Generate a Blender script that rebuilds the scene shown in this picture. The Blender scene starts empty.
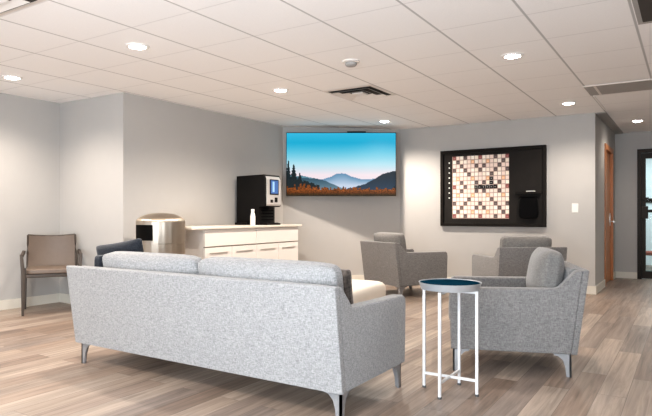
import bpy, bmesh, math, random
from mathutils import Vector, Matrix
random.seed(7)
PI = math.pi
SC = bpy.context.scene
C = SC.collection
H = 2.365           # ceiling height
EYE = 1.05

# ------------------------------------------------------------------ materials
def new_mat(name):
    m = bpy.data.materials.new(name); m.use_nodes = True
    nt = m.node_tree
    return m, nt, nt.nodes, nt.links, nt.nodes['Principled BSDF']

def plain(name, col, rough=.5, metal=0.0, noise=.0, nscale=20, bump=0.0, emit=None, estr=0.0, coat=0.0):
    m, nt, N, L, b = new_mat(name)
    b.inputs['Base Color'].default_value = (*col, 1)
    b.inputs['Roughness'].default_value = rough
    b.inputs['Metallic'].default_value = metal
    b.inputs['Coat Weight'].default_value = coat
    if noise or bump:
        tc = N.new('ShaderNodeTexCoord'); nz = N.new('ShaderNodeTexNoise')
        nz.inputs['Scale'].default_value = nscale; nz.inputs['Detail'].default_value = 4
        L.new(tc.outputs['Object'], nz.inputs['Vector'])
        if noise:
            mr = N.new('ShaderNodeMapRange')
            mr.inputs['To Min'].default_value = 1 - noise; mr.inputs['To Max'].default_value = 1 + noise
            L.new(nz.outputs['Fac'], mr.inputs['Value'])
            mx = N.new('ShaderNodeVectorMath'); mx.operation = 'SCALE'
            mx.inputs[0].default_value = col
            L.new(mr.outputs['Result'], mx.inputs['Scale'])
            L.new(mx.outputs['Vector'], b.inputs['Base Color'])
        if bump:
            bp = N.new('ShaderNodeBump'); bp.inputs['Strength'].default_value = bump
            bp.inputs['Distance'].default_value = .01
            L.new(nz.outputs['Fac'], bp.inputs['Height']); L.new(bp.outputs['Normal'], b.inputs['Normal'])
    if emit:
        b.inputs['Emission Color'].default_value = (*emit, 1)
        b.inputs['Emission Strength'].default_value = estr
    return m

def fabric(name, dark, light, scale=60, stretch=3.0):
    m, nt, N, L, b = new_mat(name)
    tc = N.new('ShaderNodeTexCoord')
    outs = []
    for sc in ((scale*stretch, scale*stretch, scale*.45), (scale*.4, scale*.4, scale*stretch)):
        mp = N.new('ShaderNodeMapping'); mp.inputs['Scale'].default_value = sc
        nz = N.new('ShaderNodeTexNoise'); nz.inputs['Scale'].default_value = 1; nz.inputs['Detail'].default_value = 3
        nz.inputs['Roughness'].default_value = .7
        L.new(tc.outputs['Object'], mp.inputs['Vector']); L.new(mp.outputs['Vector'], nz.inputs['Vector'])
        outs.append(nz)
    ad = N.new('ShaderNodeMath'); ad.operation = 'ADD'
    L.new(outs[0].outputs['Fac'], ad.inputs[0]); L.new(outs[1].outputs['Fac'], ad.inputs[1])
    hv = N.new('ShaderNodeMath'); hv.operation = 'MULTIPLY'; hv.inputs[1].default_value = .5
    L.new(ad.outputs[0], hv.inputs[0])
    rp = N.new('ShaderNodeValToRGB')
    rp.color_ramp.elements[0].position = .36; rp.color_ramp.elements[0].color = (*dark, 1)
    rp.color_ramp.elements[1].position = .60; rp.color_ramp.elements[1].color = (*light, 1)
    L.new(hv.outputs[0], rp.inputs['Fac']); L.new(rp.outputs['Color'], b.inputs['Base Color'])
    b.inputs['Roughness'].default_value = .95
    b.inputs['Sheen Weight'].default_value = .25
    bp = N.new('ShaderNodeBump'); bp.inputs['Strength'].default_value = .25; bp.inputs['Distance'].default_value = .004
    L.new(hv.outputs[0], bp.inputs['Height']); L.new(bp.outputs['Normal'], b.inputs['Normal'])
    return m

def attr_mat(name, rough=.5, estr=0.0):
    m, nt, N, L, b = new_mat(name)
    a = N.new('ShaderNodeVertexColor'); a.layer_name = 'Col'
    L.new(a.outputs['Color'], b.inputs['Base Color'])
    b.inputs['Roughness'].default_value = rough
    if estr:
        b.inputs['Base Color'].default_value = (0.01, .01, .01, 1)
        for l in list(b.inputs['Base Color'].links): nt.links.remove(l)
        L.new(a.outputs['Color'], b.inputs['Emission Color'])
        b.inputs['Emission Strength'].default_value = estr
    return m

def wood_floor():
    m, nt, N, L, b = new_mat('plank_floor')
    tc = N.new('ShaderNodeTexCoord')
    mp = N.new('ShaderNodeMapping'); mp.inputs['Rotation'].default_value = (0, 0, PI/2)
    L.new(tc.outputs['Object'], mp.inputs['Vector'])
    br = N.new('ShaderNodeTexBrick')
    br.offset = .37; br.offset_frequency = 2; br.squash = 1
    br.inputs['Color1'].default_value = (0, 0, 0, 1); br.inputs['Color2'].default_value = (1, 1, 1, 1)
    br.inputs['Mortar'].default_value = (.5, .5, .5, 1)
    br.inputs['Scale'].default_value = 1; br.inputs['Mortar Size'].default_value = .0016
    br.inputs['Mortar Smooth'].default_value = .2
    br.inputs['Bias'].default_value = 0
    br.inputs['Brick Width'].default_value = 1.22; br.inputs['Row Height'].default_value = .152
    L.new(mp.outputs['Vector'], br.inputs['Vector'])
    rp = N.new('ShaderNodeValToRGB'); e = rp.color_ramp.elements
    cols = [(0, (.20, .150, .120)), (.25, (.325, .245, .192)), (.5, (.262, .213, .182)), (.75, (.355, .278, .222)), (1, (.40, .33, .275))]
    e[0].position = 0; e[0].color = (*cols[0][1], 1); e[1].position = 1; e[1].color = (*cols[-1][1], 1)
    for p, c in cols[1:-1]:
        x = e.new(p); x.color = (*c, 1)
    L.new(br.outputs['Color'], rp.inputs['Fac'])
    # long grain
    mg = N.new('ShaderNodeMapping'); mg.inputs['Scale'].default_value = (26, 1.3, 1)
    L.new(tc.outputs['Object'], mg.inputs['Vector'])
    off = N.new('ShaderNodeVectorMath'); off.operation = 'ADD'
    sc = N.new('ShaderNodeVectorMath'); sc.operation = 'SCALE'; sc.inputs['Scale'].default_value = 13
    L.new(br.outputs['Color'], sc.inputs[0]); L.new(mg.outputs['Vector'], off.inputs[0]); L.new(sc.outputs['Vector'], off.inputs[1])
    nz = N.new('ShaderNodeTexNoise'); nz.inputs['Scale'].default_value = 1; nz.inputs['Detail'].default_value = 6; nz.inputs['Roughness'].default_value = .65
    nz.inputs['Distortion'].default_value = .6
    L.new(off.outputs['Vector'], nz.inputs['Vector'])
    mr = N.new('ShaderNodeMapRange'); mr.inputs['From Min'].default_value = .25; mr.inputs['From Max'].default_value = .75
    mr.inputs['To Min'].default_value = .50; mr.inputs['To Max'].default_value = 1.38
    L.new(nz.outputs['Fac'], mr.inputs['Value'])
    mul = N.new('ShaderNodeVectorMath'); mul.operation = 'SCALE'
    L.new(rp.outputs['Color'], mul.inputs[0]); L.new(mr.outputs['Result'], mul.inputs['Scale'])
    # darker seam
    sm = N.new('ShaderNodeMapRange'); sm.inputs['To Min'].default_value = 1; sm.inputs['To Max'].default_value = .6
    L.new(br.outputs['Fac'], sm.inputs['Value'])
    m2 = N.new('ShaderNodeVectorMath'); m2.operation = 'SCALE'
    L.new(mul.outputs['Vector'], m2.inputs[0]); L.new(sm.outputs['Result'], m2.inputs['Scale'])
    L.new(m2.outputs['Vector'], b.inputs['Base Color'])
    b.inputs['Roughness'].default_value = .42
    bp = N.new('ShaderNodeBump'); bp.inputs['Strength'].default_value = .12; bp.inputs['Distance'].default_value = .004
    L.new(nz.outputs['Fac'], bp.inputs['Height']); L.new(bp.outputs['Normal'], b.inputs['Normal'])
    return m

GX0, GDX, GY0, GDY = -.919, .602, 2.663, .6163
def ceiling_mat():
    m, nt, N, L, b = new_mat('ceiling_tiles')
    tc = N.new('ShaderNodeTexCoord'); sp = N.new('ShaderNodeSeparateXYZ')
    L.new(tc.outputs['Object'], sp.inputs[0])
    def line(sock, x0, dx, w):
        a = N.new('ShaderNodeMath'); a.operation = 'SUBTRACT'; a.inputs[1].default_value = x0 - dx*100
        L.new(sock, a.inputs[0])
        d = N.new('ShaderNodeMath'); d.operation = 'DIVIDE'; d.inputs[1].default_value = dx
        L.new(a.outputs[0], d.inputs[0])
        pp = N.new('ShaderNodeMath'); pp.operation = 'PINGPONG'; pp.inputs[1].default_value = .5
        L.new(d.outputs[0], pp.inputs[0])
        mr = N.new('ShaderNodeMapRange'); mr.inputs['From Min'].default_value = w/dx*.5; mr.inputs['From Max'].default_value = w/dx
        mr.inputs['To Min'].default_value = 1; mr.inputs['To Max'].default_value = 0
        L.new(pp.outputs[0], mr.inputs['Value'])
        return mr.outputs['Result']
    lx = line(sp.outputs['X'], GX0, GDX, .011)
    ly = line(sp.outputs['Y'], GY0, GDY, .008)
    a = N.new('ShaderNodeMath'); a.operation = 'MULTIPLY'; a.inputs[1].default_value = .42; L.new(lx, a.inputs[0])
    c = N.new('ShaderNodeMath'); c.operation = 'MULTIPLY'; c.inputs[1].default_value = .16; L.new(ly, c.inputs[0])
    mx = N.new('ShaderNodeMath'); mx.operation = 'MAXIMUM'; L.new(a.outputs[0], mx.inputs[0]); L.new(c.outputs[0], mx.inputs[1])
    nz = N.new('ShaderNodeTexNoise'); nz.inputs['Scale'].default_value = 90; nz.inputs['Detail'].default_value = 3
    L.new(tc.outputs['Object'], nz.inputs['Vector'])
    mr = N.new('ShaderNodeMapRange'); mr.inputs['To Min'].default_value = .95; mr.inputs['To Max'].default_value = 1.05
    L.new(nz.outputs['Fac'], mr.inputs['Value'])
    inv = N.new('ShaderNodeMath'); inv.operation = 'SUBTRACT'; inv.inputs[0].default_value = 1; L.new(mx.outputs[0], inv.inputs[1])
    ml = N.new('ShaderNodeMath'); ml.operation = 'MULTIPLY'; L.new(inv.outputs[0], ml.inputs[0]); L.new(mr.outputs['Result'], ml.inputs[1])
    sc = N.new('ShaderNodeVectorMath'); sc.operation = 'SCALE'; sc.inputs[0].default_value = (.92, .905, .895)
    L.new(ml.outputs[0], sc.inputs['Scale']); L.new(sc.outputs['Vector'], b.inputs['Base Color'])
    b.inputs['Roughness'].default_value = .95
    return m

def door_wood():
    m, nt, N, L, b = new_mat('door_wood')
    tc = N.new('ShaderNodeTexCoord'); mp = N.new('ShaderNodeMapping'); mp.inputs['Scale'].default_value = (20, 20, 1.2)
    nz = N.new('ShaderNodeTexNoise'); nz.inputs['Scale'].default_value = 1.5; nz.inputs['Detail'].default_value = 5
    rp = N.new('ShaderNodeValToRGB')
    rp.color_ramp.elements[0].color = (.36, .13, .045, 1); rp.color_ramp.elements[1].color = (.60, .25, .09, 1)
    L.new(tc.outputs['Object'], mp.inputs['Vector']); L.new(mp.outputs['Vector'], nz.inputs['Vector'])
    L.new(nz.outputs['Fac'], rp.inputs['Fac']); L.new(rp.outputs['Color'], b.inputs['Base Color'])
    b.inputs['Roughness'].default_value = .35
    return m

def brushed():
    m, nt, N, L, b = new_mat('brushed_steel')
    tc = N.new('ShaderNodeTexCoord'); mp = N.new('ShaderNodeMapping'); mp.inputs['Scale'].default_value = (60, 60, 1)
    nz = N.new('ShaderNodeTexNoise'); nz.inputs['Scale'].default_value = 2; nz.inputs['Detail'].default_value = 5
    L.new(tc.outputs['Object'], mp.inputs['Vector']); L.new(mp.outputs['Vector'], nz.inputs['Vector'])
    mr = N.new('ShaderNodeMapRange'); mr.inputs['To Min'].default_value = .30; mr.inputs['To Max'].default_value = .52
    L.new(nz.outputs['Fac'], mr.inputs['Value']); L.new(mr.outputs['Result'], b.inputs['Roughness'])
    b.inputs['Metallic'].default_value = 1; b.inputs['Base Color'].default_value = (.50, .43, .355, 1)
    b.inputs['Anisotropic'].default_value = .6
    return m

M = {}
M['floor'] = wood_floor()
M['ceiling'] = ceiling_mat()
M['wall'] = plain('wall_paint', (.485, .468, .447), .9, noise=.02, nscale=8)
M['base'] = plain('baseboard_paint', (.72, .68, .60), .5)
M['sofa'] = fabric('sofa_fabric', (.165, .165, .168), (.36, .357, .354), 110, 2.2)
M['chair'] = fabric('armchair_fabric', (.125, .119, .115), (.265, .254, .245), 110, 2.2)
M['chair_cushion'] = fabric('armchair_cushion_fabric', (.125, .118, .110), (.24, .228, .214), 110, 2.2)
M['charcoal'] = fabric('charcoal_fabric', (.012, .014, .018), (.034, .038, .047), 90, 2.2)
M['pattern'] = fabric('speckled_pillow_fabric', (.018, .014, .012), (.20, .17, .15), 22, 2)
M['cream'] = plain('cream_vinyl', (.80, .74, .66), .55, noise=.02, nscale=6)
M['leg'] = plain('leg_metal', (.33, .33, .335), .45, .4, noise=.05)
M['darkleg'] = plain('dark_leg_metal', (.10, .095, .09), .4, .6, noise=.05)
M['table_white'] = plain('white_powder_coat', (.68, .68, .68), .4, noise=.02)
M['table_foot'] = plain('foot_rubber', (.10, .10, .10), .7, noise=.02)
M['tray_rim'] = plain('tray_steel', (.50, .52, .54), .38, .5, noise=.05)
M['tray_blue'] = plain('navy_glass', (.006, .040, .070), .30, 0, noise=.1)
M['tray_blue'].node_tree.nodes['Principled BSDF'].inputs['Specular IOR Level'].default_value = 0
M['leather'] = plain('taupe_leather', (.165, .125, .098), .5, noise=.06, nscale=30, bump=.05)
M['leather_dark'] = plain('taupe_leather_edge', (.075, .058, .046), .55, noise=.06, nscale=30)
M['cab'] = plain('cabinet_white', (.80, .755, .71), .45, noise=.01)
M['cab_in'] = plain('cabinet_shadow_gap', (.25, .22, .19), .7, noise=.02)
M['counter'] = plain('counter_laminate', (.74, .68, .60), .35, noise=.05, nscale=60)
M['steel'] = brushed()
M['black'] = plain('black_plastic', (.010, .009, .0085), .45, noise=.1)
M['soft_black'] = plain('black_mesh_cloth', (.003, .003, .0035), .95, noise=.3, nscale=40, bump=.4)
M['panel_silver'] = plain('silver_panel', (.62, .60, .58), .35, .3, noise=.03)
M['screen_blue'] = plain('lit_blue_screen', (.02, .05, .12), .3, noise=.1, emit=(.06, .16, .42), estr=.8)
M['screen_pale'] = plain('lit_pale_screen', (.2, .3, .4), .4, noise=.1, emit=(.30, .50, .80), estr=.8)
M['white_plastic'] = plain('white_plastic', (.85, .83, .78), .45, noise=.02)
M['frame'] = plain('board_frame_wood', (.012, .009, .007), .5, noise=.2, nscale=15)
M['board_felt'] = plain('board_panel_charcoal', (.026, .023, .021), .8, noise=.15, nscale=10)
M['cells'] = attr_mat('board_cells', .6)
M['tile_black'] = plain('black_letter_tile', (.012, .011, .011), .4, noise=.1)
M['mark_grey'] = plain('mark_grey', (.36, .34, .32), .6, noise=.05)
M['tile_white'] = plain('pale_mark', (.75, .74, .70), .5, noise=.02)
M['tv_picture'] = attr_mat('tv_picture', .3, 1.0)
M['tv_picture'].node_tree.nodes['Principled BSDF'].inputs['Specular IOR Level'].default_value = 0
M['door'] = door_wood()
M['bronze'] = plain('dark_bronze', (.030, .023, .018), .42, .4, noise=.1)
M['chrome'] = plain('satin_nickel', (.65, .62, .58), .28, 1.0, noise=.03)
M['lamp_glow'] = plain('lamp_lens', (.9, .9, .9), .5, noise=.01, emit=(1, .97, .92), estr=30)
M['white_trim'] = plain('white_enamel', (.85, .83, .80), .5, noise=.01)
M['vent'] = plain('vent_enamel', (.74, .70, .66), .5, noise=.02)
M['vent_dark'] = plain('vent_shadow', (.07, .062, .055), .8, noise=.1)
M['grille'] = plain('return_grille', (.40, .385, .37), .7, noise=.15, nscale=120)
M['far_white'] = plain('far_room_wall', (.78, .82, .82), .8, noise=.02)
M['far_red'] = plain('far_room_red_bench', (.30, .09, .06), .6, noise=.05)
M['far_green'] = plain('far_room_floor_mat', (.10, .20, .17), .7, noise=.05)
for k_ in ('black', 'frame', 'board_felt', 'soft_black', 'bronze', 'tile_black', 'charcoal'):
    M[k_].node_tree.nodes['Principled BSDF'].inputs['Specular IOR Level'].default_value = .18
def glass():
    m, nt, N, L, b = new_mat('door_glass')
    b.inputs['Base Color'].default_value = (.93, .97, .97, 1)
    b.inputs['Roughness'].default_value = .02
    b.inputs['Transmission Weight'].default_value = 1
    b.inputs['IOR'].default_value = 1.05
    return m
M['glass'] = glass()

# ------------------------------------------------------------------ mesh helpers
def BM(): return bmesh.new()

def xform(vs, mat):
    for v in vs: v.co = mat @ v.co

def box(bm, lo, hi, bev=0, seg=2):
    r = bmesh.ops.create_cube(bm, size=1)
    vs = r['verts']
    for v in vs:
        v.co = Vector(((lo[i]+hi[i])/2 + v.co[i]*(hi[i]-lo[i])) for i in range(3))
    if bev:
        es = list({e for v in vs for e in v.link_edges})
        r2 = bmesh.ops.bevel(bm, geom=es, offset=bev, segments=seg, profile=.5, affect='EDGES')
        return list({v for f in r2['faces'] for v in f.verts} | {v for v in vs if v.is_valid})
    return vs

def prism(bm, pts, axis, a, b, bev=0, seg=2):
    """closed polygon pts in the two axes other than `axis`, extruded a..b"""
    def mk(p, t):
        c = [0, 0, 0]; o = [i for i in range(3) if i != axis]
        c[o[0]] = p[0]; c[o[1]] = p[1]; c[axis] = t
        return bm.verts.new(c)
    va = [mk(p, a) for p in pts]; vb = [mk(p, b) for p in pts]
    n = len(pts); fs = [bm.faces.new(va), bm.faces.new(vb[::-1])]
    for i in range(n):
        fs.append(bm.faces.new((va[i], vb[i], vb[(i+1) % n], va[(i+1) % n])))
    bmesh.ops.recalc_face_normals(bm, faces=fs)
    if bev:
        es = list({e for e in fs[0].edges} | {e for e in fs[1].edges})
        bmesh.ops.bevel(bm, geom=es, offset=bev, segments=seg, profile=.5, affect='EDGES')
    return va + vb

def superbox(bm, size, n=6, cuts=9, puff=None, mat=None):
    """soft rounded block; puff(x,y,z)->(x,y,z) works on the unit shape"""
    r = bmesh.ops.create_cube(bm, size=2)
    vs = set(r['verts'])
    es = list({e for v in vs for e in v.link_edges})
    bmesh.ops.subdivide_edges(bm, edges=es, cuts=cuts, use_grid_fill=True)
    vs = list(bm.verts)          # always called on an empty bmesh
    for v in vs:
        x, y, z = v.co
        l = (abs(x)**n + abs(y)**n + abs(z)**n) ** (1/n)
        x, y, z = x/l, y/l, z/l
        if puff: x, y, z = puff(x, y, z)
        v.co = Vector((x*size[0]/2, y*size[1]/2, z*size[2]/2))
        if mat: v.co = mat @ v.co
    return vs

def lathe(bm, prof, seg=40, c=(0, 0, 0)):
    rings = []
    for r, z in prof:
        if r < 1e-6: rings.append([bm.verts.new((c[0], c[1], c[2]+z))])
        else: rings.append([bm.verts.new((c[0]+r*math.cos(2*PI*i/seg), c[1]+r*math.sin(2*PI*i/seg), c[2]+z)) for i in range(seg)])
    for A, B in zip(rings, rings[1:]):
        for i in range(seg):
            j = (i+1) % seg
            if len(A) == 1 and len(B) == 1: continue
            if len(A) == 1: bm.faces.new((A[0], B[j], B[i]))
            elif len(B) == 1: bm.faces.new((A[i], A[j], B[0]))
            else: bm.faces.new((A[i], A[j], B[j], B[i]))

def tube(bm, pts, r, seg=10):
    pts = [Vector(p) for p in pts]; rings = []
    for i, p in enumerate(pts):
        d = (pts[min(i+1, len(pts)-1)] - pts[max(i-1, 0)]).normalized()
        u = d.orthogonal().normalized() if abs(d.z) > .99 else d.cross(Vector((0, 0, 1))).normalized()
        w = d.cross(u)
        rings.append([bm.verts.new(p + u*r*math.cos(2*PI*k/seg) + w*r*math.sin(2*PI*k/seg)) for k in range(seg)])
    for A, B in zip(rings, rings[1:]):
        for k in range(seg): bm.faces.new((A[k], A[(k+1) % seg], B[(k+1) % seg], B[k]))
    bm.faces.new(rings[0][::-1]); bm.faces.new(rings[-1])

def obj(name, bm, mat, parent=None, smooth=False, angle=40):
    bmesh.ops.recalc_face_normals(bm, faces=bm.faces)
    me = bpy.data.meshes.new(name); bm.to_mesh(me); bm.free()
    me.materials.append(mat)
    if smooth:
        for p in me.polygons: p.use_smooth = True
        try: me.set_sharp_from_angle(angle=math.radians(angle))
        except Exception: pass
    o = bpy.data.objects.new(name, me); C.objects.link(o)
    if parent: o.parent = parent
    return o

def tag(o, label, cat, group=None):
    o['label'] = label; o['category'] = cat
    if group: o['group'] = group
    return o

def thing(name, label, cat, loc=(0, 0, 0), rz=0, group=None):
    o = bpy.data.objects.new(name, None); C.objects.link(o)
    o.empty_display_size = .1
    o.location = loc; o.rotation_euler = (0, 0, rz)
    return tag(o, label, cat, group)

def dup(root, loc, rz, label, group=None):
    r = root.copy(); C.objects.link(r); r.location = loc; r.rotation_euler = (0, 0, rz); r['label'] = label
    if group: r['group'] = group
    for ch in list(root.children):
        c = ch.copy(); C.objects.link(c); c.parent = r
        for g in list(ch.children):
            d = g.copy(); C.objects.link(d); d.parent = c
    return r

def struct(name, bm, mat, parent=None, smooth=False):
    o = obj(name, bm, mat, parent, smooth)
    if parent is None: o['kind'] = 'structure'
    return o

# ------------------------------------------------------------------ the room
XL, YL, XM = -6.33, 4.03, -5.17          # left wall, jog, wall behind the cabinet
TA, TB = (-5.17, 6.90), (-3.82, 8.15)    # angled wall behind the television
YB, XC, YE = 8.15, -1.04, 10.45          # board wall, corridor wall, end wall
XR, YS = 3.2, -3.2

b = BM(); box(b, (XL-.2, YS, -.1), (XR+.1, YE+3.4, 0)); struct('floor', b, M['floor'])
b = BM(); box(b, (XL-.2, YS, H), (XR+.1, YE+3.4, H+.1)); struct('ceiling', b, M['ceiling'])
b = BM(); box(b, (XL-.12, YS, 0), (XL, YL+.12, H)); struct('wall_left', b, M['wall'])
b = BM(); box(b, (XL, YL, 0), (XM, YL+.12, H)); struct('wall_return', b, M['wall'])
b = BM(); box(b, (XM-.12, YL+.12, 0), (XM, TA[1], H)); struct('wall_cabinet', b, M['wall'])
tv_n = Vector((TB[1]-TA[1], -(TB[0]-TA[0]))).normalized()      # into the room
b = BM(); prism(b, [TA, TB, (TB[0]-tv_n.x*.12, TB[1]-tv_n.y*.12), (TA[0]-tv_n.x*.12, TA[1]-tv_n.y*.12)], 2, 0, H)
struct('wall_angled', b, M['wall'])
b = BM(); box(b, (TB[0], YB, 0), (XC-.12, YB+.12, H)); struct('wall_back', b, M['wall'])
# corridor wall with the opening for the wooden door
DY0, DY1, DH = 9.14, 10.04, 2.02
b = BM()
box(b, (XC-.12, YB, 0), (XC, DY0, H)); box(b, (XC-.12, DY1, 0), (XC, YE+.12, H)); box(b, (XC-.12, DY0, DH), (XC, DY1, H))
struct('wall_corridor', b, M['wall'])
# end wall with the glass door opening
EX0, EX1, EH = -.715, .33, 2.085
b = BM()
box(b, (XC, YE, 0), (EX0, YE+.12, H)); box(b, (EX1, YE, 0), (XR, YE+.12, H)); box(b, (EX0, YE, EH), (EX1, YE+.12, H))
struct('wall_end', b, M['wall'])
b = BM(); box(b, (XR, YS+2.5, 0), (XR+.1, YE+.12, H)); struct('wall_right', b, M['wall'])
# far room seen through the glass door
b = BM()
box(b, (-2.6, YE+2.9, 0), (2.2, YE+3.0, H)); box(b, (-2.7, YE+.12, 0), (-2.6, YE+3.0, H)); box(b, (2.2, YE+.12, 0), (2.3, YE+3.0, H))
struct('wall_beyond', b, M['far_white'])
b = BM(); box(b, (-2.55, YE+1.9, .26), (1.9, YE+2.3, .33), .02)
for bx_ in (-2.4, -.9, .6, 1.7): box(b, (bx_, YE+1.95, 0), (bx_+.06, YE+2.25, .27))
tag(obj('bench', b, M['far_red']), 'low red bench in the bright room behind the glass door', 'bench')
b = BM(); box(b, (-1.6, YE+.35, .001), (1.2, YE+1.5, .012), .004)
tag(obj('floor_mat', b, M['far_green']), 'dark green floor mat beyond the glass door', 'mat')
b = BM(); box(b, (-2.2, YE+2.86, 1.28), (1.9, YE+2.9, 1.36), .01)
struct('trim_beyond', b, M['bronze'])

# baseboards
def baseboard(name, p, q, n, h=.105, t=.014):
    p, q = Vector(p), Vector(q); n = Vector(n).normalized()*t
    b = BM(); prism(b, [p, q, q+n, p+n], 2, 0, h); return struct(name, b, M['base'])
baseboard('baseboard_left', (XL, YS), (XL, YL), (1, 0))
baseboard('baseboard_return', (XL+.014, YL), (XM, YL), (0, -1))
baseboard('baseboard_cabinet', (XM, YL), (XM, TA[1]), (1, 0))
baseboard('baseboard_angled', TA, TB, (tv_n.x, tv_n.y))
baseboard('baseboard_back', (TB[0], YB), (XC+.014, YB), (0, -1))
baseboard('baseboard_corridor', (XC, YB), (XC, DY0-.05), (1, 0))
baseboard('baseboard_corridor', (XC, DY1+.05), (XC, YE), (1, 0))
baseboard('baseboard_end', (XC+.014, YE), (EX0-.001, YE), (0, -1))
# strip of corridor ceiling in shade, the shade put into its grey
b = BM(); box(b, (-1.03, YB+.02, H-.012), (-.92, YE, H)); struct('ceiling_shade_strip', b, M['grille'])
b = BM(); box(b, (-.915, 6.97, H-.008), (-.895, 7.95, H)); struct('trim_2', b, M['white_trim'])

# wooden corridor door (set in its opening)
d = obj('door_1', (lambda b: (box(b, (XC-.06, DY0+.03, .008), (XC-.02, DY1-.03, DH-.03), .003), b)[1])(BM()), M['door']); d['kind'] = 'structure'
b = BM()
box(b, (XC-.12, DY0-.045, 0), (XC+.018, DY0+.028, DH+.045)); box(b, (XC-.12, DY1-.028, 0), (XC+.018, DY1+.045, DH+.045))
box(b, (XC-.12, DY0+.028, DH-.028), (XC+.018, DY1-.028, DH+.045))
obj('door_frame', b, M['door'], d)
b = BM(); box(b, (XC-.02, DY1-.16, .86), (XC-.008, DY1-.10, 1.06), .004)
tube(b, [(XC-.01, DY1-.13, .93), (XC+.045, DY1-.13, .93), (XC+.05, DY1-.15, .93), (XC+.05, DY1-.25, .93)], .011)
obj('door_handle', b, M['chrome'], d, True)
# dark glass door at the corridor end
d = BM()
box(d, (EX0, YE-.02, 0), (EX0+.06, YE+.10, EH)); box(d, (EX1-.06, YE-.02, 0), (EX1, YE+.10, EH)); box(d, (EX0+.06, YE-.02, EH-.06), (EX1-.06, YE+.10, EH))
g2 = obj('door_2', d, M['bronze']); g2['kind'] = 'structure'
b = BM(); L0, L1 = EX0+.062, EX1-.062
box(b, (L0, YE+.01, .01), (L0+.055, YE+.055, EH-.065)); box(b, (L1-.055, YE+.01, .01), (L1, YE+.055, EH-.065))
box(b, (L0+.055, YE+.01, .01), (L1-.055, YE+.055, .13)); box(b, (L0+.055, YE+.01, EH-.15), (L1-.055, YE+.055, EH-.065))
obj('door_leaf', b, M['bronze'], g2)
b = BM(); box(b, (L0+.055, YE+.028, .13), (L1-.055, YE+.036, EH-.15)); obj('door_pane', b, M['glass'], g2)
b = BM(); box(b, (L0-.01, YE-.05, .97), (L0+.09, YE+.01, 1.17), .006); box(b, (L0+.09, YE-.045, 1.07), (L1-.05, YE-.01, 1.115), .006)
obj('push_bar', b, M['bronze'], g2)
b = BM(); box(b, (L0-.005, YE-.07, 1.27), (L0+.10, YE+.01, 1.31), .005); obj('door_handle', b, M['bronze'], g2)

# ------------------------------------------------------------------ ceiling fittings
def downlight(loc, label):
    t = thing('recessed_downlight', label, 'ceiling light', loc, 0, 'recessed downlights in the tiled ceiling')
    b = BM(); lathe(b, [(.062, -.001), (.066, -.010), (.088, -.007), (.092, 0)], 40); obj('trim_ring', b, M['white_trim'], t, True)
    b = BM(); lathe(b, [(0, -.020), (.030, -.0185), (.050, -.014), (.062, -.006), (.062, -.001), (0, -.001)], 40); obj('lens', b, M['lamp_glow'], t, True)
    return t
LX = (-5.52, -3.655, -1.235)
spots = [(-3.653, 2.981, 'recessed ceiling light above the grey sofa, nearest the camera side on the left'),
         (-5.50, 3.011, 'recessed ceiling light close to the left wall above the taupe guest chair'),
         (-3.671, 4.858, 'recessed ceiling light between the smoke detector and the cabinet wall'),
         (-1.244, 4.836, 'recessed ceiling light over the navy side table and nearest armchair'),
         (-1.217, 7.268, 'recessed ceiling light in front of the wall at right of the game board'),
         (-3.654, 7.276, 'recessed ceiling light directly above the right half of the television'),
         (-.625, 9.156, 'recessed ceiling light over the corridor by the wooden door')]
first = None
for x, y, lab in spots:
    if first is None: first = downlight((x, y, H), lab)
    else: dup(first, (x, y, H), 0, lab)

def grid_tile(i, j): return GX0+GDX*i, GY0+GDY*j
def diffuser(name, i, j, label):
    x, y = grid_tile(i, j); s = .30
    t = thing(name, label, 'air vent', (x+GDX/2, y+GDY/2, H), 0, 'square ceiling air diffusers')
    def ring(o, z0, inn, z1, mat, nm):
        b = BM()
        A = [b.verts.new((sx*o, sy*o, z0)) for sx, sy in ((-1, -1), (1, -1), (1, 1), (-1, 1))]
        B = [b.verts.new((sx*inn, sy*inn, z1)) for sx, sy in ((-1, -1), (1, -1), (1, 1), (-1, 1))]
        for k in range(4): b.faces.new((A[k], A[(k+1) % 4], B[(k+1) % 4], B[k]))
        return obj(nm, b, mat, t)
    b = BM(); box(b, (-.27, -.27, -.002), (.27, .27, -.001)); obj('backing', b, M['vent_dark'], t)
    ring(.298, -.003, .262, -.008, M['vent'], 'frame')
    ring(.232, -.024, .180, -.004, M['vent'], 'louver')
    ring(.150, -.024, .098, -.004, M['vent'], 'louver')
    b = BM(); box(b, (-.065, -.065, -.022), (.065, .065, -.004), .004); obj('center_plate', b, M['vent'], t)
    return t
diffuser('ceiling_diffuser', -4, 4, 'square louvered ceiling diffuser in front of the television')
diffuser('ceiling_diffuser', -5, -2, 'square ceiling diffuser cut by the top left corner of the frame')
# linear slot at the top right
x, y = grid_tile(1, 2)
t = thing('slot_diffuser', 'dark slot ceiling vent cut by the top right corner of the frame', 'air vent', (x+GDX/2, y+GDY/2, H))
b = BM(); box(b, (-.285, -.29, -.010), (-.02, .285, -.001), .002); obj('frame', b, M['grille'], t)
b = BM(); box(b, (-.255, -.26, -.012), (-.14, .235, -.0095)); obj('slot', b, M['vent_dark'], t)
# return grille strip
t = thing('return_grille', 'long grey perforated return air grille in the ceiling near the corridor', 'air vent', (-.93, 6.42, H))
b = BM(); box(b, (0, 0, -.006), (.09, .50, -.0005)); box(b, (.115, 0, -.006), (.62, .50, -.0005)); box(b, (.645, 0, -.006), (1.25, .50, -.0005)); obj('grille_panel', b, M['grille'], t)
b = BM(); box(b, (.09, 0, -.008), (.115, .50, -.0005)); box(b, (.62, 0, -.008), (.645, .50, -.0005)); box(b, (0, -.02, -.008), (1.25, 0, -.0005)); obj('frame', b, M['vent'], t)
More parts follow.
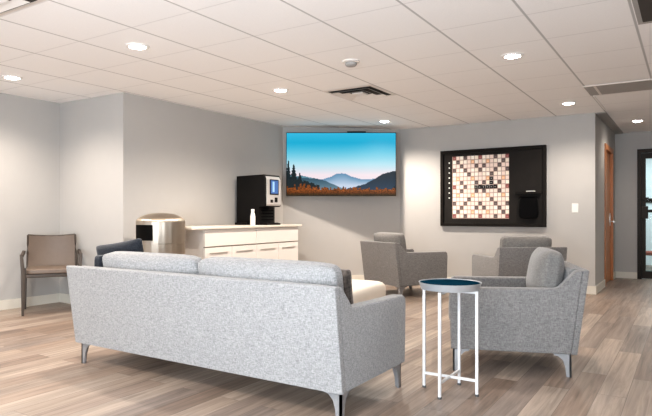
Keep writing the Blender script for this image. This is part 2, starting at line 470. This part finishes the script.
# smoke detector
t = thing('smoke_detector', 'round white smoke detector on the ceiling tiles left of the square vent', 'smoke detector', (-2.462, 4.262, H))
b = BM(); lathe(b, [(.075, 0), (.075, -.012), (.062, -.018), (.058, -.018), (0, -.018)], 36); obj('base', b, M['vent'], t, True)
b = BM(); lathe(b, [(.050, -.018), (.052, -.032), (.040, -.045), (.02, -.048), (0, -.048)], 36); obj('cap', b, M['grille'], t, True)

# ------------------------------------------------------------------ sofa and armchairs
def leg_mesh(sx, sy, mat, parent, h=.15):
    """tapered corner leg: two plates meeting at the outer corner (local origin)"""
    b = BM(); w = .105; t = .012
    prof = [(0, 0), (.030, 0), (.036, .06), (.050, .105), (.078, .132), (w, .137), (w, h), (0, h)]
    prism(b, [(-sx*u, v) for u, v in prof], 1, 0, -sy*t)
    prism(b, [(-sy*u, v) for u, v in prof], 0, 0, -sx*t)
    return obj('leg', b, mat, parent)

def seating(name, label, cat, width, nseat, fab, cushfab, legm, loc, rz, group=None, cush_top=.785, D=.39, gap=0.0):
    """faces local +Y; origin on the floor below its middle"""
    t = thing(name, label, cat, loc, rz, group)
    W = width/2; th = .085; zb = .15; e = .035     # e: thickness of the outer back shell
    prof = [(D-.012, zb), (D, .50), (D-.008, .542), (D-.035, .560), (.0, .563), (-D+.155, .568), (-D+.128, .578), (-D+.055, .655), (-D+.03, .682), (-D+.005, .689),
            (-D-.048+e, .689), (-D+.022+e, zb)]
    for s in (-1, 1):
        b = BM(); a0, a1 = sorted((s*W, s*(W-th))); prism(b, prof, 0, a0, a1, .012, 3); obj('armrest', b, fab, t, True, 50)
    iw = W-th
    b = BM()
    prism(b, [(-D-.046+e, .690), (-D-.042, .692), (-D-.050, .684), (-D+.022, zb), (-D+.022+e, zb)], 0, -W-.001, W+.001, .005, 2)
    prism(b, [(-D+.105, zb+.02), (-D+.055, .672), (-D+.040, .688), (-D-.044+e, .690), (-D+.020+e, zb+.005)], 0, -iw, iw)
    obj('backrest', b, fab, t, True, 40)
    b = BM(); box(b, (-iw, -D+.08, zb+.005), (iw, D-.02, .30), .012); obj('seat_base', b, fab, t, True)
    sw = 2*iw/nseat
    for k in range(nseat):
        cx = -iw+sw*(k+.5)
        b = BM(); superbox(b, (sw-.008, .60, .155), 9, 9, None, Matrix.Translation((cx, .115, .376))); obj('seat_cushion', b, fab, t, True, 180)
        b = BM()
        def puff(x, y, z):
            y = y*(.42 + .58*(1-abs(x)**4)*(1-abs(z)**4))
            if z > 0: z = z - .035*(x**4)
            return x, y, z
        hgt = cush_top-.44
        g0 = gap if k == 0 else 0
        mt = Matrix.Translation((cx+g0/2, -D+.165, .445+hgt/2)) @ Matrix.Rotation(math.radians(10), 4, 'X')
        superbox(b, (sw-.010-g0, .20, hgt), 11, 13, puff, mt); obj('back_cushion', b, cushfab, t, True, 180)
    for sx in (-1, 1):
        for sy in (-1, 1):
            l = leg_mesh(sx, sy, legm, t); l.location = (sx*(W-.025), sy*(D-.025) + (.028 if sy < 0 else 0), 0)
    return t

seating('sofa', 'long light grey fabric sofa seen from behind on slim metal legs', 'sofa', 2.18, 2, M['sofa'], M['sofa'], M['leg'], (-2.545, 2.80, 0), 0, gap=.085)

ARMW = .75; CD = .41
def from_corner(cx, cy, ang):
    """centre of a chair whose right-rear (local +x,-y) corner is at cx,cy, facing at ang from +Y (counter-clockwise)"""
    return cx - (math.cos(ang)*ARMW/2 + math.sin(ang)*CD), cy - (math.sin(ang)*ARMW/2 - math.cos(ang)*CD)
a2 = -math.radians(26.5)
x2, y2 = from_corner(-3.02, 6.38, a2)
ch2 = seating('armchair', 'grey fabric armchair below the television, its back to the sofa and side turned to us', 'armchair', ARMW, 1, M['chair'], M['chair_cushion'], M['leg'],
              (x2, y2, 0), a2, 'grey lounge armchairs around the ottoman', .80, CD)
a3 = math.radians(38)
# left-rear corner of the third chair
lx, ly = -1.735, 6.16
x3, y3 = lx + math.cos(a3)*ARMW/2 - math.sin(a3)*CD, ly + math.sin(a3)*ARMW/2 + math.cos(a3)*CD
dup(ch2, (x3, y3, 0), a3, 'grey fabric armchair below the game board, partly hidden behind the nearest armchair')
a1 = math.radians(110)
# left-rear... near side: front corner (-1.35,3.65), rear corner (-.617,3.915)
fx, fy = -math.sin(a1), math.cos(a1)
rx, ry = math.cos(a1), math.sin(a1)
nx, ny = -.968, 3.788          # middle of the near side (local -x side)
x1, y1 = nx + rx*ARMW/2, ny + ry*ARMW/2
dup(ch2, (x1, y1, 0), a1, 'nearest grey fabric armchair, side on, directly behind the navy topped side table')

# throw pillows
def pillow(name, mat, size, loc, rot, label):
    b = BM()
    def puff(x, y, z):
        y = y*(.12 + .88*((1-x**4)*(1-z**4))**.6)
        k = 1 - .06*((1-abs(x)**2)*(abs(z)**3)); k2 = 1 - .06*((1-abs(z)**2)*(abs(x)**3))
        return x*k2, y, z*k
    superbox(b, size, 12, 13, puff)
    o = obj(name, b, mat, None, True, 180); o.location = loc; o.rotation_euler = rot
    return tag(o, label, 'pillow')
pillow('throw_pillow', M['charcoal'], (.44, .11, .25), (-3.53, 2.735, .722), (math.radians(6), math.radians(-9), math.radians(9)), 'charcoal throw pillow leaning at the left end of the grey sofa')
pillow('throw_pillow', M['pattern'], (.27, .11, .28), (-1.742, 2.80, .605), (math.radians(12), math.radians(2), 0), 'dark speckled throw pillow tucked at the right arm of the grey sofa')

b = BM(); superbox(b, (.072, .15, .30), 12, 7)
o_ = tag(obj('bolster_cushion', b, M['charcoal'], None, True, 180), 'narrow charcoal bolster standing at the far left corner of the sofa back', 'cushion')
o_.location = (-3.511, 2.590, .606)
# ottoman
t = thing('ottoman', 'cream upholstered ottoman with rounded corners behind the grey sofa', 'ottoman', (-2.77, 4.33, 0), math.radians(6))
b = BM(); superbox(b, (.90, .90, .35), 9, 13, None, Matrix.Translation((0, 0, .255))); obj('cushion_body', b, M['cream'], t, True, 180)
for sx in (-1, 1):
    for sy in (-1, 1):
        b = BM(); lathe(b, [(0, 0), (.02, 0), (.03, .09), (0, .09)], 16, (sx*.33, sy*.33, 0)); obj('leg', b, M['darkleg'], t, True)

# ------------------------------------------------------------------ tray side table
t = thing('side_table', 'round white metal side table with a navy tray top beside the nearest armchair', 'side table', (-1.195, 3.235, 0))
R = .162; q = .0075
for i, (dx, dy) in enumerate(((-R, 0), (R, 0), (0, -R), (0, R))):
    b = BM(); box(b, (dx-q, dy-q, .012), (dx+q, dy+q, .603)); l = obj('leg', b, M['table_white'], t)
    b = BM(); lathe(b, [(0, 0), (.011, 0), (.011, .012), (0, .012)], 16, (dx, dy, 0)); obj('foot_pad', b, M['table_foot'], l)
for za, zb_ in ((.082, .096), (.589, .603)):
    b = BM(); box(b, (-R+q, -q+.001, za), (R-q, q-.001, zb_)); obj('cross_bar', b, M['table_white'], t)
    b = BM(); box(b, (-q+.001, -R+q, za+.0015), (q-.001, R-q, zb_-.0015)); obj('cross_bar', b, M['table_white'], t)
b = BM(); lathe(b, [(0, .604), (.150, .604), (.168, .607), (.180, .640), (.183, .648), (.179, .648), (.174, .640), (0, .640)], 56); tr = obj('tray', b, M['tray_rim'], t, True)
b = BM(); lathe(b, [(0, .6405), (.1745, .6405), (.176, .6435), (.174, .6440), (0, .6435)], 56); obj('tray_surface', b, M['tray_blue'], tr, True)

# ------------------------------------------------------------------ taupe guest chair by the left wall
t = thing('guest_chair', 'taupe leather guest chair with arms in the corner by the left wall', 'chair', (-5.837, 3.624, 0), math.radians(180+58))
hw = .28
for s in (-1, 1):
    b = BM()
    prism(b, [(s*hw, 0), (s*(hw-.022), 0), (s*(hw-.034), .42), (s*(hw-.014), .600), (s*(hw+.016), .630), (s*(hw+.006), .46)], 1, .215, .255, .004)
    obj('leg', b, M['leather_dark'], t, True)
    b = BM()
    prism(b, [(s*hw, 0), (s*(hw-.025), 0), (s*(hw-.035), .45), (s*hw, .45)], 1, -.25, -.21, .004)
    obj('leg', b, M['leather_dark'], t, True)
    b = BM()
    prism(b, [(.235, .600), (.235, .628), (.0, .636), (-.225, .645), (-.23, .61), (.0, .605)], 0, *sorted((s*(hw-.018), s*(hw+.014))), .006)
    obj('armrest', b, M['leather_dark'], t, True)
b = BM(); superbox(b, (2*hw-.07, .46, .055), 8, 9, None, Matrix.Translation((0, .02, .447))); obj('seat', b, M['leather'], t, True, 180)
b = BM(); box(b, (-hw+.03, -.215, .385), (hw-.03, .235, .422), .006); obj('seat_frame', b, M['leather_dark'], t, True)
# curved backrest shell
def shell(bm, x0, x1, z0, z1, th, n=14, m=8):
    g = {}
    for side in (0, 1):
        for i in range(n+1):
            for j in range(m+1):
                u = -1+2*i/n; v = j/m
                hwid = x0+(x1-x0)*v
                x = u*hwid
                y = -.205 - .055*v + .050*(u*u) - .020*math.sin(v*PI) - side*th
                z = z0+(z1-z0)*v - (.016*(1-u*u) if j == m else 0)
                g[side, i, j] = bm.verts.new((x, y, z))
    for i in range(n):
        for j in range(m):
            for side in (0, 1): bm.faces.new([g[side, i, j], g[side, i+1, j], g[side, i+1, j+1], g[side, i, j+1]])
    for i in range(n):
        for j in (0, m): bm.faces.new([g[0, i, j], g[0, i+1, j], g[1, i+1, j], g[1, i, j]])
    for j in range(m):
        for i in (0, n): bm.faces.new([g[0, i, j], g[0, i, j+1], g[1, i, j+1], g[1, i, j]])
b = BM(); shell(b, hw-.037, hw-.042, .44, .815, .022); bk = obj('backrest', b, M['leather'], t, True)
b = BM()
for s in (-1, 1): tube(b, [(s*(hw-.036-.005*v), -.158-.055*v-.02*math.sin(v*PI), .43+.385*v) for v in (0, .25, .5, .75, 1)], .010, 8)
tube(b, [(u*(hw-.042), -.270+.050*u*u, .815-.016*(1-u*u)) for u in (-1, -.6, -.2, .2, .6, 1)], .0095, 8)
obj('piping', b, M['leather_dark'], bk, True)

# ------------------------------------------------------------------ trash can
def ripple(bm, k=23, amp=.011):
    for v in bm.verts:
        a = math.atan2(v.co.y, v.co.x); f_ = 1 + amp*math.cos(k*a) + amp*.6*math.cos(7*a+1)
        v.co.x *= f_; v.co.y *= f_
t = thing('trash_can', 'stainless steel dome top trash can with a black opening left of the cabinet', 'trash can', (-4.735, 4.165, 0))
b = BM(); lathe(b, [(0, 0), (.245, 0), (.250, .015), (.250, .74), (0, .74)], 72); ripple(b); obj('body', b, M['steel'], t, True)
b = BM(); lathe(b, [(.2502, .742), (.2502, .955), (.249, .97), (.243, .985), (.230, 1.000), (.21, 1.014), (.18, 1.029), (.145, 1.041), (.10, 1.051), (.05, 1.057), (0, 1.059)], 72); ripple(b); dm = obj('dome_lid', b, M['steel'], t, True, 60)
# opening faces the sofa, wrapped on the dome side
ang0 = math.radians(-86); b = BM()
n = 10; vs = []
for k in range(n+1):
    a = ang0 + math.radians(-27+54*k/n)
    rr = .258
    vs.append((b.verts.new((rr*math.cos(a), rr*math.sin(a), .775)), b.verts.new((rr*math.cos(a), rr*math.sin(a), .935))))
for k in range(n): b.faces.new((vs[k][0], vs[k+1][0], vs[k+1][1], vs[k][1]))
geo = list(b.faces)
bmesh.ops.solidify(b, geom=geo, thickness=.006)
obj('opening_flap', b, M['black'], dm)

# ------------------------------------------------------------------ cabinet
CF, CY0, CYM, CY1 = -4.60, 4.68, 5.59, 6.50
def cabinet(name, y0, y1, label):
    t = thing(name, label, 'cabinet', (CF, y0, 0), 0, 'white base cabinets under the counter')
    w = y1-y0
    b = BM(); box(b, (-.55, .001, .09), (-.022, w-.001, .872)); obj('carcass', b, M['cab'], t)
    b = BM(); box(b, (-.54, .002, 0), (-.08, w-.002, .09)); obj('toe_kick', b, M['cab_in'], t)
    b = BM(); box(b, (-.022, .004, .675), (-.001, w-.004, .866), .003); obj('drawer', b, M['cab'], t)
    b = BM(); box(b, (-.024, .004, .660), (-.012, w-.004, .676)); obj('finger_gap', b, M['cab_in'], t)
    for k in range(2):
        a0 = .004+k*w/2; a1 = (k+1)*w/2-.003
        b = BM(); box(b, (-.022, a0, .10), (-.001, a1, .660), .003); dr = obj('door', b, M['cab'], t)
        m_ = (a0+a1)/2
        b = BM(); box(b, (-.001, m_-.15, .596), (.012, m_+.15, .603), .002); obj('handle', b, M['chrome'], dr)
    return t
cabinet('base_cabinet', CY0, CYM, 'white base cabinet unit nearest the trash can, one drawer over two doors')
cabinet('base_cabinet', CYM, CY1, 'white base cabinet unit under the drink machine, one drawer over two doors')
b = BM(); box(b, (XM+.016, 4.45, .873), (CF+.03, CY1+.05, .903), .006)
tag(obj('countertop', b, M['counter'], None, True), 'pale laminate countertop running over the white base cabinets', 'countertop')

# drink machine
t = thing('drink_machine', 'black drink dispenser with a blue lit screen on the white cabinet', 'drink dispenser', (-4.62, 5.78, .9035))
w = .34
b = BM()
prism(b, [(-.48, .0), (-.10, .0), (-.10, .235), (-.02, .235), (.0, .25), (.0, .60), (-.02, .655), (-.48, .645)], 1, 0, w, .006); obj('body', b, M['black'], t, True)
b = BM(); prism(b, [(.001, .25), (.014, .27), (.014, .59), (-.016, .640), (-.02, .632), (-.002, .585), (-.002, .25)], 1, .03, w-.02); fp = obj('front_panel', b, M['panel_silver'], t)
b = BM(); box(b, (.014, .085, .395), (.020, w-.07, .595), .002); sb = obj('screen_bezel', b, M['black'], fp)
b = BM(); box(b, (.020, .10, .410), (.022, w-.085, .582)); sc_ = obj('screen', b, M['screen_blue'], fp)
b = BM(); box(b, (.0222, .135, .43), (.0228, .175, .565)); obj('screen_picture', b, M['screen_pale'], fp)
b = BM(); box(b, (.014, .19, .30), (.026, .24, .36), .004); obj('button', b, M['black'], fp)
b = BM(); box(b, (.014, .10, .29), (.018, .15, .33), .003); obj('button', b, M['black'], fp)
b = BM(); box(b, (-.085, .12, .195), (-.03, .22, .236), .004); obj('nozzle', b, M['black'], t)
b = BM(); box(b, (-.10, .03, 0), (.02, w-.03, .022), .004)
for k in range(5): box(b, (-.09, .05+k*.052, .022), (.01, .07+k*.052, .028))
obj('drip_tray', b, M['black'], t)
b = BM()
for k in range(4): box(b, (-.099, .05, .06+k*.04), (-.088, w-.05, .075+k*.04))
obj('rib_panel', b, M['soft_black'], t)
b = BM(); box(b, (-.485, -.03, 0), (-.29, -.001, .03), .004); obj('side_foot', b, M['black'], t)
t = thing('bottle', 'small white bottle on the countertop in front of the drink machine', 'bottle', (-4.67, 5.60, .9035))
b = BM(); lathe(b, [(0, 0), (.030, 0), (.033, .01), (.033, .115), (.024, .15), (.019, .165), (.019, .172), (0, .172)], 28); obj('body', b, M['white_plastic'], t, True)
b = BM(); lathe(b, [(0, .1725), (.022, .1725), (.022, .200), (.018, .205), (0, .205)], 24); obj('cap', b, M['white_plastic'], t, True)

# ------------------------------------------------------------------ television
def cell_grid(name, nx, nz, w, h, fn, mat, parent, cells=False):
    me = bpy.data.meshes.new(name)
    vs = []; fs = []; cols = []
    for j in range(nz):
        for i in range(nx):
            k = len(vs)
            x0, x1 = -w/2+w*i/nx, -w/2+w*(i+1)/nx; z0, z1 = h*j/nz, h*(j+1)/nz
            vs += [(x0, 0, z0), (x1, 0, z0), (x1, 0, z1), (x0, 0, z1)]
            fs.append((k, k+1, k+2, k+3)); cols.append(fn(i, j))
    me.from_pydata(vs, [], fs); me.update()
    ca = me.color_attributes.new('Col', 'FLOAT_COLOR', 'CORNER')
    for p in me.polygons:
        for li in p.loop_indices: ca.data[li].color = (*cols[p.index], 1)
    me.materials.append(mat)
    o = bpy.data.objects.new(name, me); C.objects.link(o)
    if parent: o.parent = parent
    return o
def lin(c): return tuple(((v/255)/12.92 if v/255 <= .04045 else ((v/255+.055)/1.055)**2.4) for v in c)
def mixc(a, b_, t_): t_ = max(0, min(1, t_)); return tuple(a[k]*(1-t_)+b_[k]*t_ for k in range(3))
NX, NZ = 176, 100
rnd = random.Random(3)
tree_h = [rnd.random() for _ in range(NX)]
fol = [rnd.random() for _ in range(NX+4)]
def wob(x, s): return math.sin(x*13.1+s)*.5 + math.sin(x*29.7+s*2.1)*.3 + math.sin(x*71.3+s*.7)*.2
def picture(i, j):
    u = (i+.5)/NX; v = (j+.5)/NZ
    if v > .50: c = mixc((178, 220, 232), (38, 172, 208), (v-.50)/.34)
    else: c = mixc((236, 222, 228), (178, 220, 232), (v-.33)/.17)
    if v > .85: c = mixc(c, (62, 184, 218), (v-.85)/.15)
    # far ridge, soft
    m = .27 + .085*math.exp(-((u-.50)/.09)**2) + .015*wob(u, 1)
    if v < m: c = mixc((196, 208, 226), (96, 140, 172), (v-.16)/(m-.16)*.95)
    m = .335 + .035*wob(u*.5, 4) - .35*max(0, u-.16)
    if v < m and u < .26: c = mixc((150, 180, 195), (70, 120, 135), (v-.2)/.15)
    m = .285 + .012*wob(u, 2) - .95*max(0, u-.24)**1.3 + .05*min(0, u-.12)
    if v < m: c = mixc((110, 138, 152), (58, 88, 104), (v-.10)/.18)
    # dark right hill
    m = .10 + .31*(1/(1+math.exp(-(u-.79)*13))) + .010*wob(u*2, 3)
    if u > .55 and v < m: c = mixc((52, 72, 92), (26, 46, 60), (v-.1)/.25)
    # conifers at left
    for (cu, top, wd) in ((.015, .56, .035), (.065, .50, .050), (.12, .36, .045), (.165, .22, .04), (.21, .20, .05), (.52, .155, .014), (.99, .15, .02)):
        if v < top:
            hw_ = wd*(1-v/top)*(.75+.5*abs(math.sin(v*60+cu*50)))+.004
            if abs(u-cu) < hw_: c = mixc((24, 34, 40), (40, 52, 56), abs(math.sin(i*1.7+j*2.3)))
    m = .25 - .55*max(0, u-.10) + .03*fol[i//3]
    if u < .30 and v < m: c = mixc((26, 34, 40), (48, 58, 60), abs(math.sin(i*1.3+j*1.9)))
    # autumn brush along the bottom
    m = .085 + .055*fol[i//2] + (.05 if u < .28 else 0)*(fol[i//3+2])
    if v < m:
        k = (math.sin(i*12.9898+j*78.233)*43758.5453) % 1
        c = mixc((74, 46, 28), (178, 100, 46), k*min(1, v/.08))
        if v < .035: c = mixc((44, 38, 30), (96, 70, 40), k)
    return lin(c)
tvd = 8.54
cth, sth = math.cos(math.radians(32.5)), math.sin(math.radians(32.5))
def cam_pt(r, d_): return (cth*r - sth*d_, sth*r + cth*d_)
r0, r1 = (286.5-326)/571*tvd, (395.5-326)/571*tvd
TVW = r1-r0; TVH = .935
px_, py_ = cam_pt((r0+r1)/2, tvd)
t = thing('television', 'large wall mounted television showing misty mountains and autumn trees', 'television', (px_, py_, 1.322), math.radians(32.5))
b = BM(); box(b, (-TVW/2-.008, .002, -.008), (TVW/2+.008, .022, TVH+.008), .004); box(b, (-TVW/2+.25, .020, .06), (TVW/2-.12, .050, TVH-.08), .01); obj('casing', b, M['black'], t)
s_ = cell_grid('screen', NX, NZ, TVW, TVH, picture, M['tv_picture'], t); s_.location = (0, .0005, 0)
b = BM()
box(b, (-.25, .050, .25), (.35, .07, .7), .004); box(b, (.0, .07, .40), (.10, .19, .55), .006)
obj('wall_bracket', b, M['black'], t)
b = BM(); box(b, (.09, .012, TVH+.009), (.37, .04, TVH+.028), .004); obj('camera_bar', b, M['black'], t)

# ------------------------------------------------------------------ word game board
BX0, BX1, BZ0, BZ1 = -3.141, -1.640, .868, 1.982
t = thing('game_board', 'large black framed wall board with a checkered word game grid', 'game board', ((BX0+BX1)/2, YB, BZ0))
BW, BH = BX1-BX0, BZ1-BZ0; fw = .045
b = BM(); box(b, (-BW/2+.01, -.03, .01), (BW/2-.01, -.002, BH-.01)); obj('panel', b, M['board_felt'], t)
b = BM()
box(b, (-BW/2, -.055, 0), (-BW/2+fw, -.001, BH), .005); box(b, (BW/2-fw, -.055, 0), (BW/2, -.001, BH), .005)
box(b, (-BW/2+fw, -.055, 0), (BW/2-fw, -.001, fw), .005); box(b, (-BW/2+fw, -.055, BH-fw), (BW/2-fw, -.001, BH), .005)
obj('frame', b, M['frame'], t)
gx0, gx1, gz0, gz1 = -2.962, -2.137, .980, 1.890
spec = {}
def sym(pts, k):
    for r_, c_ in pts:
        for a, bb in ((r_, c_), (14-r_, c_), (r_, 14-c_), (14-r_, 14-c_)): spec[a, bb] = k
sym([(0, 0), (0, 7), (7, 0)], 'R'); sym([(0, 3), (2, 6), (3, 0), (3, 7), (6, 2), (6, 6), (7, 3)], 'D')
sym([(1, 1), (2, 2), (3, 3), (4, 4)], 'D'); sym([(1, 5), (5, 1), (5, 5)], 'O'); spec[7, 7] = 'D'
sub = 6
def cellcol(i, j):
    ci, cj = i//sub, 14 - j//sub
    li, lj = i % sub, j % sub
    if li == 0 or lj == 0: return lin((176, 150, 138))
    k = spec.get((cj, ci))
    base = {'R': (140, 80, 76), 'D': (88, 74, 72), 'O': (224, 176, 138)}.get(k)
    if base is None: base = [(246, 232, 216), (242, 220, 208), (248, 238, 226)][(ci*7+cj*5+ci*cj) % 3]
    elif 2 <= li <= 4 and 2 <= lj <= 3 and k: base = tuple(min(255, v+34) for v in base)
    return lin(base)
g_ = cell_grid('checkered_grid', 15*sub, 15*sub, gx1-gx0, gz1-gz0, cellcol, M['cells'], t)
g_.location = ((gx0+gx1)/2-(BX0+BX1)/2, -.0315, gz0-BZ0)
b = BM(); box(b, (-2.04-(BX0+BX1)/2, -.085, .452), (-1.70-(BX0+BX1)/2, -.031, .468), .004); box(b, (-2.04-(BX0+BX1)/2, -.088, .452), (-1.70-(BX0+BX1)/2, -.083, .485), .002); obj('ledge', b, M['frame'], t)
cw, chh = (gx1-gx0)/15, (gz1-gz0)/15
tl = None
def tile(x, z, label, grp, black=True, s=.05):
    q_ = thing('letter_tile', label, 'game tile', (x, YB-.0325, z), 0, grp)
    b = BM(); box(b, (-s/2, -.007, -s/2), (s/2, 0, s/2), .002); f_ = obj('face_plate', b, M['tile_black'], q_)
    b = BM(); box(b, (-.008, -.0078, -.010), (.008, -.0072, .006)); obj('mark', b, M['mark_grey'], f_)
    return q_
spots_t = [(7, c_) for c_ in range(6, 12)] + [(6, 10), (5, 10)]
names = ['first', 'second', 'third', 'fourth', 'fifth', 'sixth']
for r_, c_ in spots_t:
    x = gx0+cw*(c_+.5); z = gz1-chh*(r_+.5)
    if r_ == 7: lab = 'black letter tile, %s from the left in the word across the game board' % names[c_-6]
    elif r_ == 6: lab = 'black letter tile standing directly above the word across the game board'
    else: lab = 'black letter tile topmost of the short upright word on the game board'
    if tl is None: tl = tile(x, z, lab, 'black letter tiles on the game board')
    else: dup(tl, (x, YB-.0325, z), 0, lab)
peg = None
ords = ['topmost', 'second from the top', 'third from the top', 'fourth from the top', 'fifth from the top', 'sixth from the top', 'seventh from the top', 'lowest']
for k in range(8):
    z = 1.80-.518*k/7
    b = BM(); box(b, (-.010, -.006, -.010), (.010, 0, .010), .003)
    lab = 'small pale peg left of the checkered grid, %s in its column' % ords[k]
    if peg is None:
        peg = tag(obj('score_peg', b, M['tile_white']), lab, 'peg', 'pale pegs on the game board'); peg.location = (-3.008, YB-.0305, z)
    else:
        b.free(); p_ = peg.copy(); C.objects.link(p_); p_.location = (-3.008, YB-.0305, z); p_['label'] = lab
# pouch and slip of paper at the ledge
t = thing('mesh_pouch', 'black mesh pouch hanging below the ledge of the game board', 'pouch', (-1.865, YB-.06, .965))
b = BM(); superbox(b, (.25, .05, .30), 5, 9, lambda x, y, z: (x*(1+.06*(-z)), y*(1-.3*z), z), Matrix.Translation((0, 0, .165))); obj('bag', b, M['soft_black'], t, True, 180)
b = BM(); tube(b, [(-.125, -.01, .30), (-.11, -.02, .315), (.11, -.02, .315), (.125, -.01, .30)], .009, 8); obj('rim', b, M['soft_black'], t, True)
b = BM(); box(b, (-.06, -.004, 0), (.06, 0, .028)); o_ = tag(obj('paper_slip', b, M['tile_white']), 'white paper slip lying on the ledge of the game board', 'paper')
o_.location = (-1.84, YB-.055, BZ0+.469); o_.rotation_euler = (math.radians(-20), 0, 0)

# light switch
t = thing('light_switch', 'white light switch plate on the wall right of the game board', 'light switch', (-1.283, YB-.001, 1.125))
b = BM(); box(b, (-.04, -.006, -.06), (.04, 0, .06), .003); pl = obj('plate', b, M['white_plastic'], t)
b = BM(); box(b, (-.016, -.011, -.034), (.016, -.006, .034), .003); obj('rocker', b, M['white_trim'], t)

# ------------------------------------------------------------------ lights
def spot(x, y, e, col=(1, .885, .775), ang=150, blend=.7, z=H-.03):
    l = bpy.data.lights.new('downlight', 'SPOT'); l.energy = e; l.color = col; l.spot_size = math.radians(ang); l.spot_blend = blend; l.shadow_soft_size = .05
    o = bpy.data.objects.new('downlight', l); C.objects.link(o); o.location = (x, y, z)
def area(loc, rot, sx, sy, e, col):
    l = bpy.data.lights.new('area_light', 'AREA'); l.shape = 'RECTANGLE'; l.size = sx; l.size_y = sy; l.energy = e; l.color = col
    o = bpy.data.objects.new('area_light', l); C.objects.link(o); o.location = loc; o.rotation_euler = rot
E0 = 108
gain = {0: 1.1, 1: 1.15, 2: 1.9, 3: .7, 4: 1.0, 5: 2.3, 6: .22}
for k, (x, y, _) in enumerate(spots): spot(x, y, E0*gain[k])
for x, y, g_ in ((-3.65, .55, 1), (-1.24, .55, .6), (1.2, .55, .4), (1.2, 4.84, .3), (1.2, 7.27, .5), (-5.5, .55, 1)):
    spot(x, y, E0*g_)
# daylight from the windows behind the camera
area((.2, -3.0, 1.75), (PI/2, 0, 0), 4.5, 1.2, 110, (.67, .84, 1.0))
# unseen fill lamp added behind the camera, aimed up to brighten the ceiling
area((-.6, -1.3, .75), (math.radians(143), 0, math.radians(25)), 2.2, 1.6, 265, (.86, .93, 1.0))
area((.3, YE+1.5, 2.3), (0, 0, 0), 2.5, 2.0, 75, (.80, .95, 1.0))

w = bpy.data.worlds.new('World'); SC.world = w; w.use_nodes = True
w.node_tree.nodes['Background'].inputs['Color'].default_value = (.82, .90, 1, 1)
w.node_tree.nodes['Background'].inputs['Strength'].default_value = 1.0

# ------------------------------------------------------------------ camera
cd = bpy.data.cameras.new('Camera'); cd.sensor_width = 36; cd.lens = 571/652*36; cd.shift_y = 5.7/652; cd.clip_start = .05
co = bpy.data.objects.new('Camera', cd); C.objects.link(co)
co.location = (0, 0, EYE); co.rotation_euler = (PI/2, 0, math.atan(364/571))
SC.camera = co
SC.view_settings.view_transform = 'Standard'
SC.view_settings.look = 'Medium High Contrast'
SC.view_settings.exposure = -0.12
SC.cycles.max_bounces = 8
SC.cycles.diffuse_bounces = 5
SC.cycles.use_denoising = True
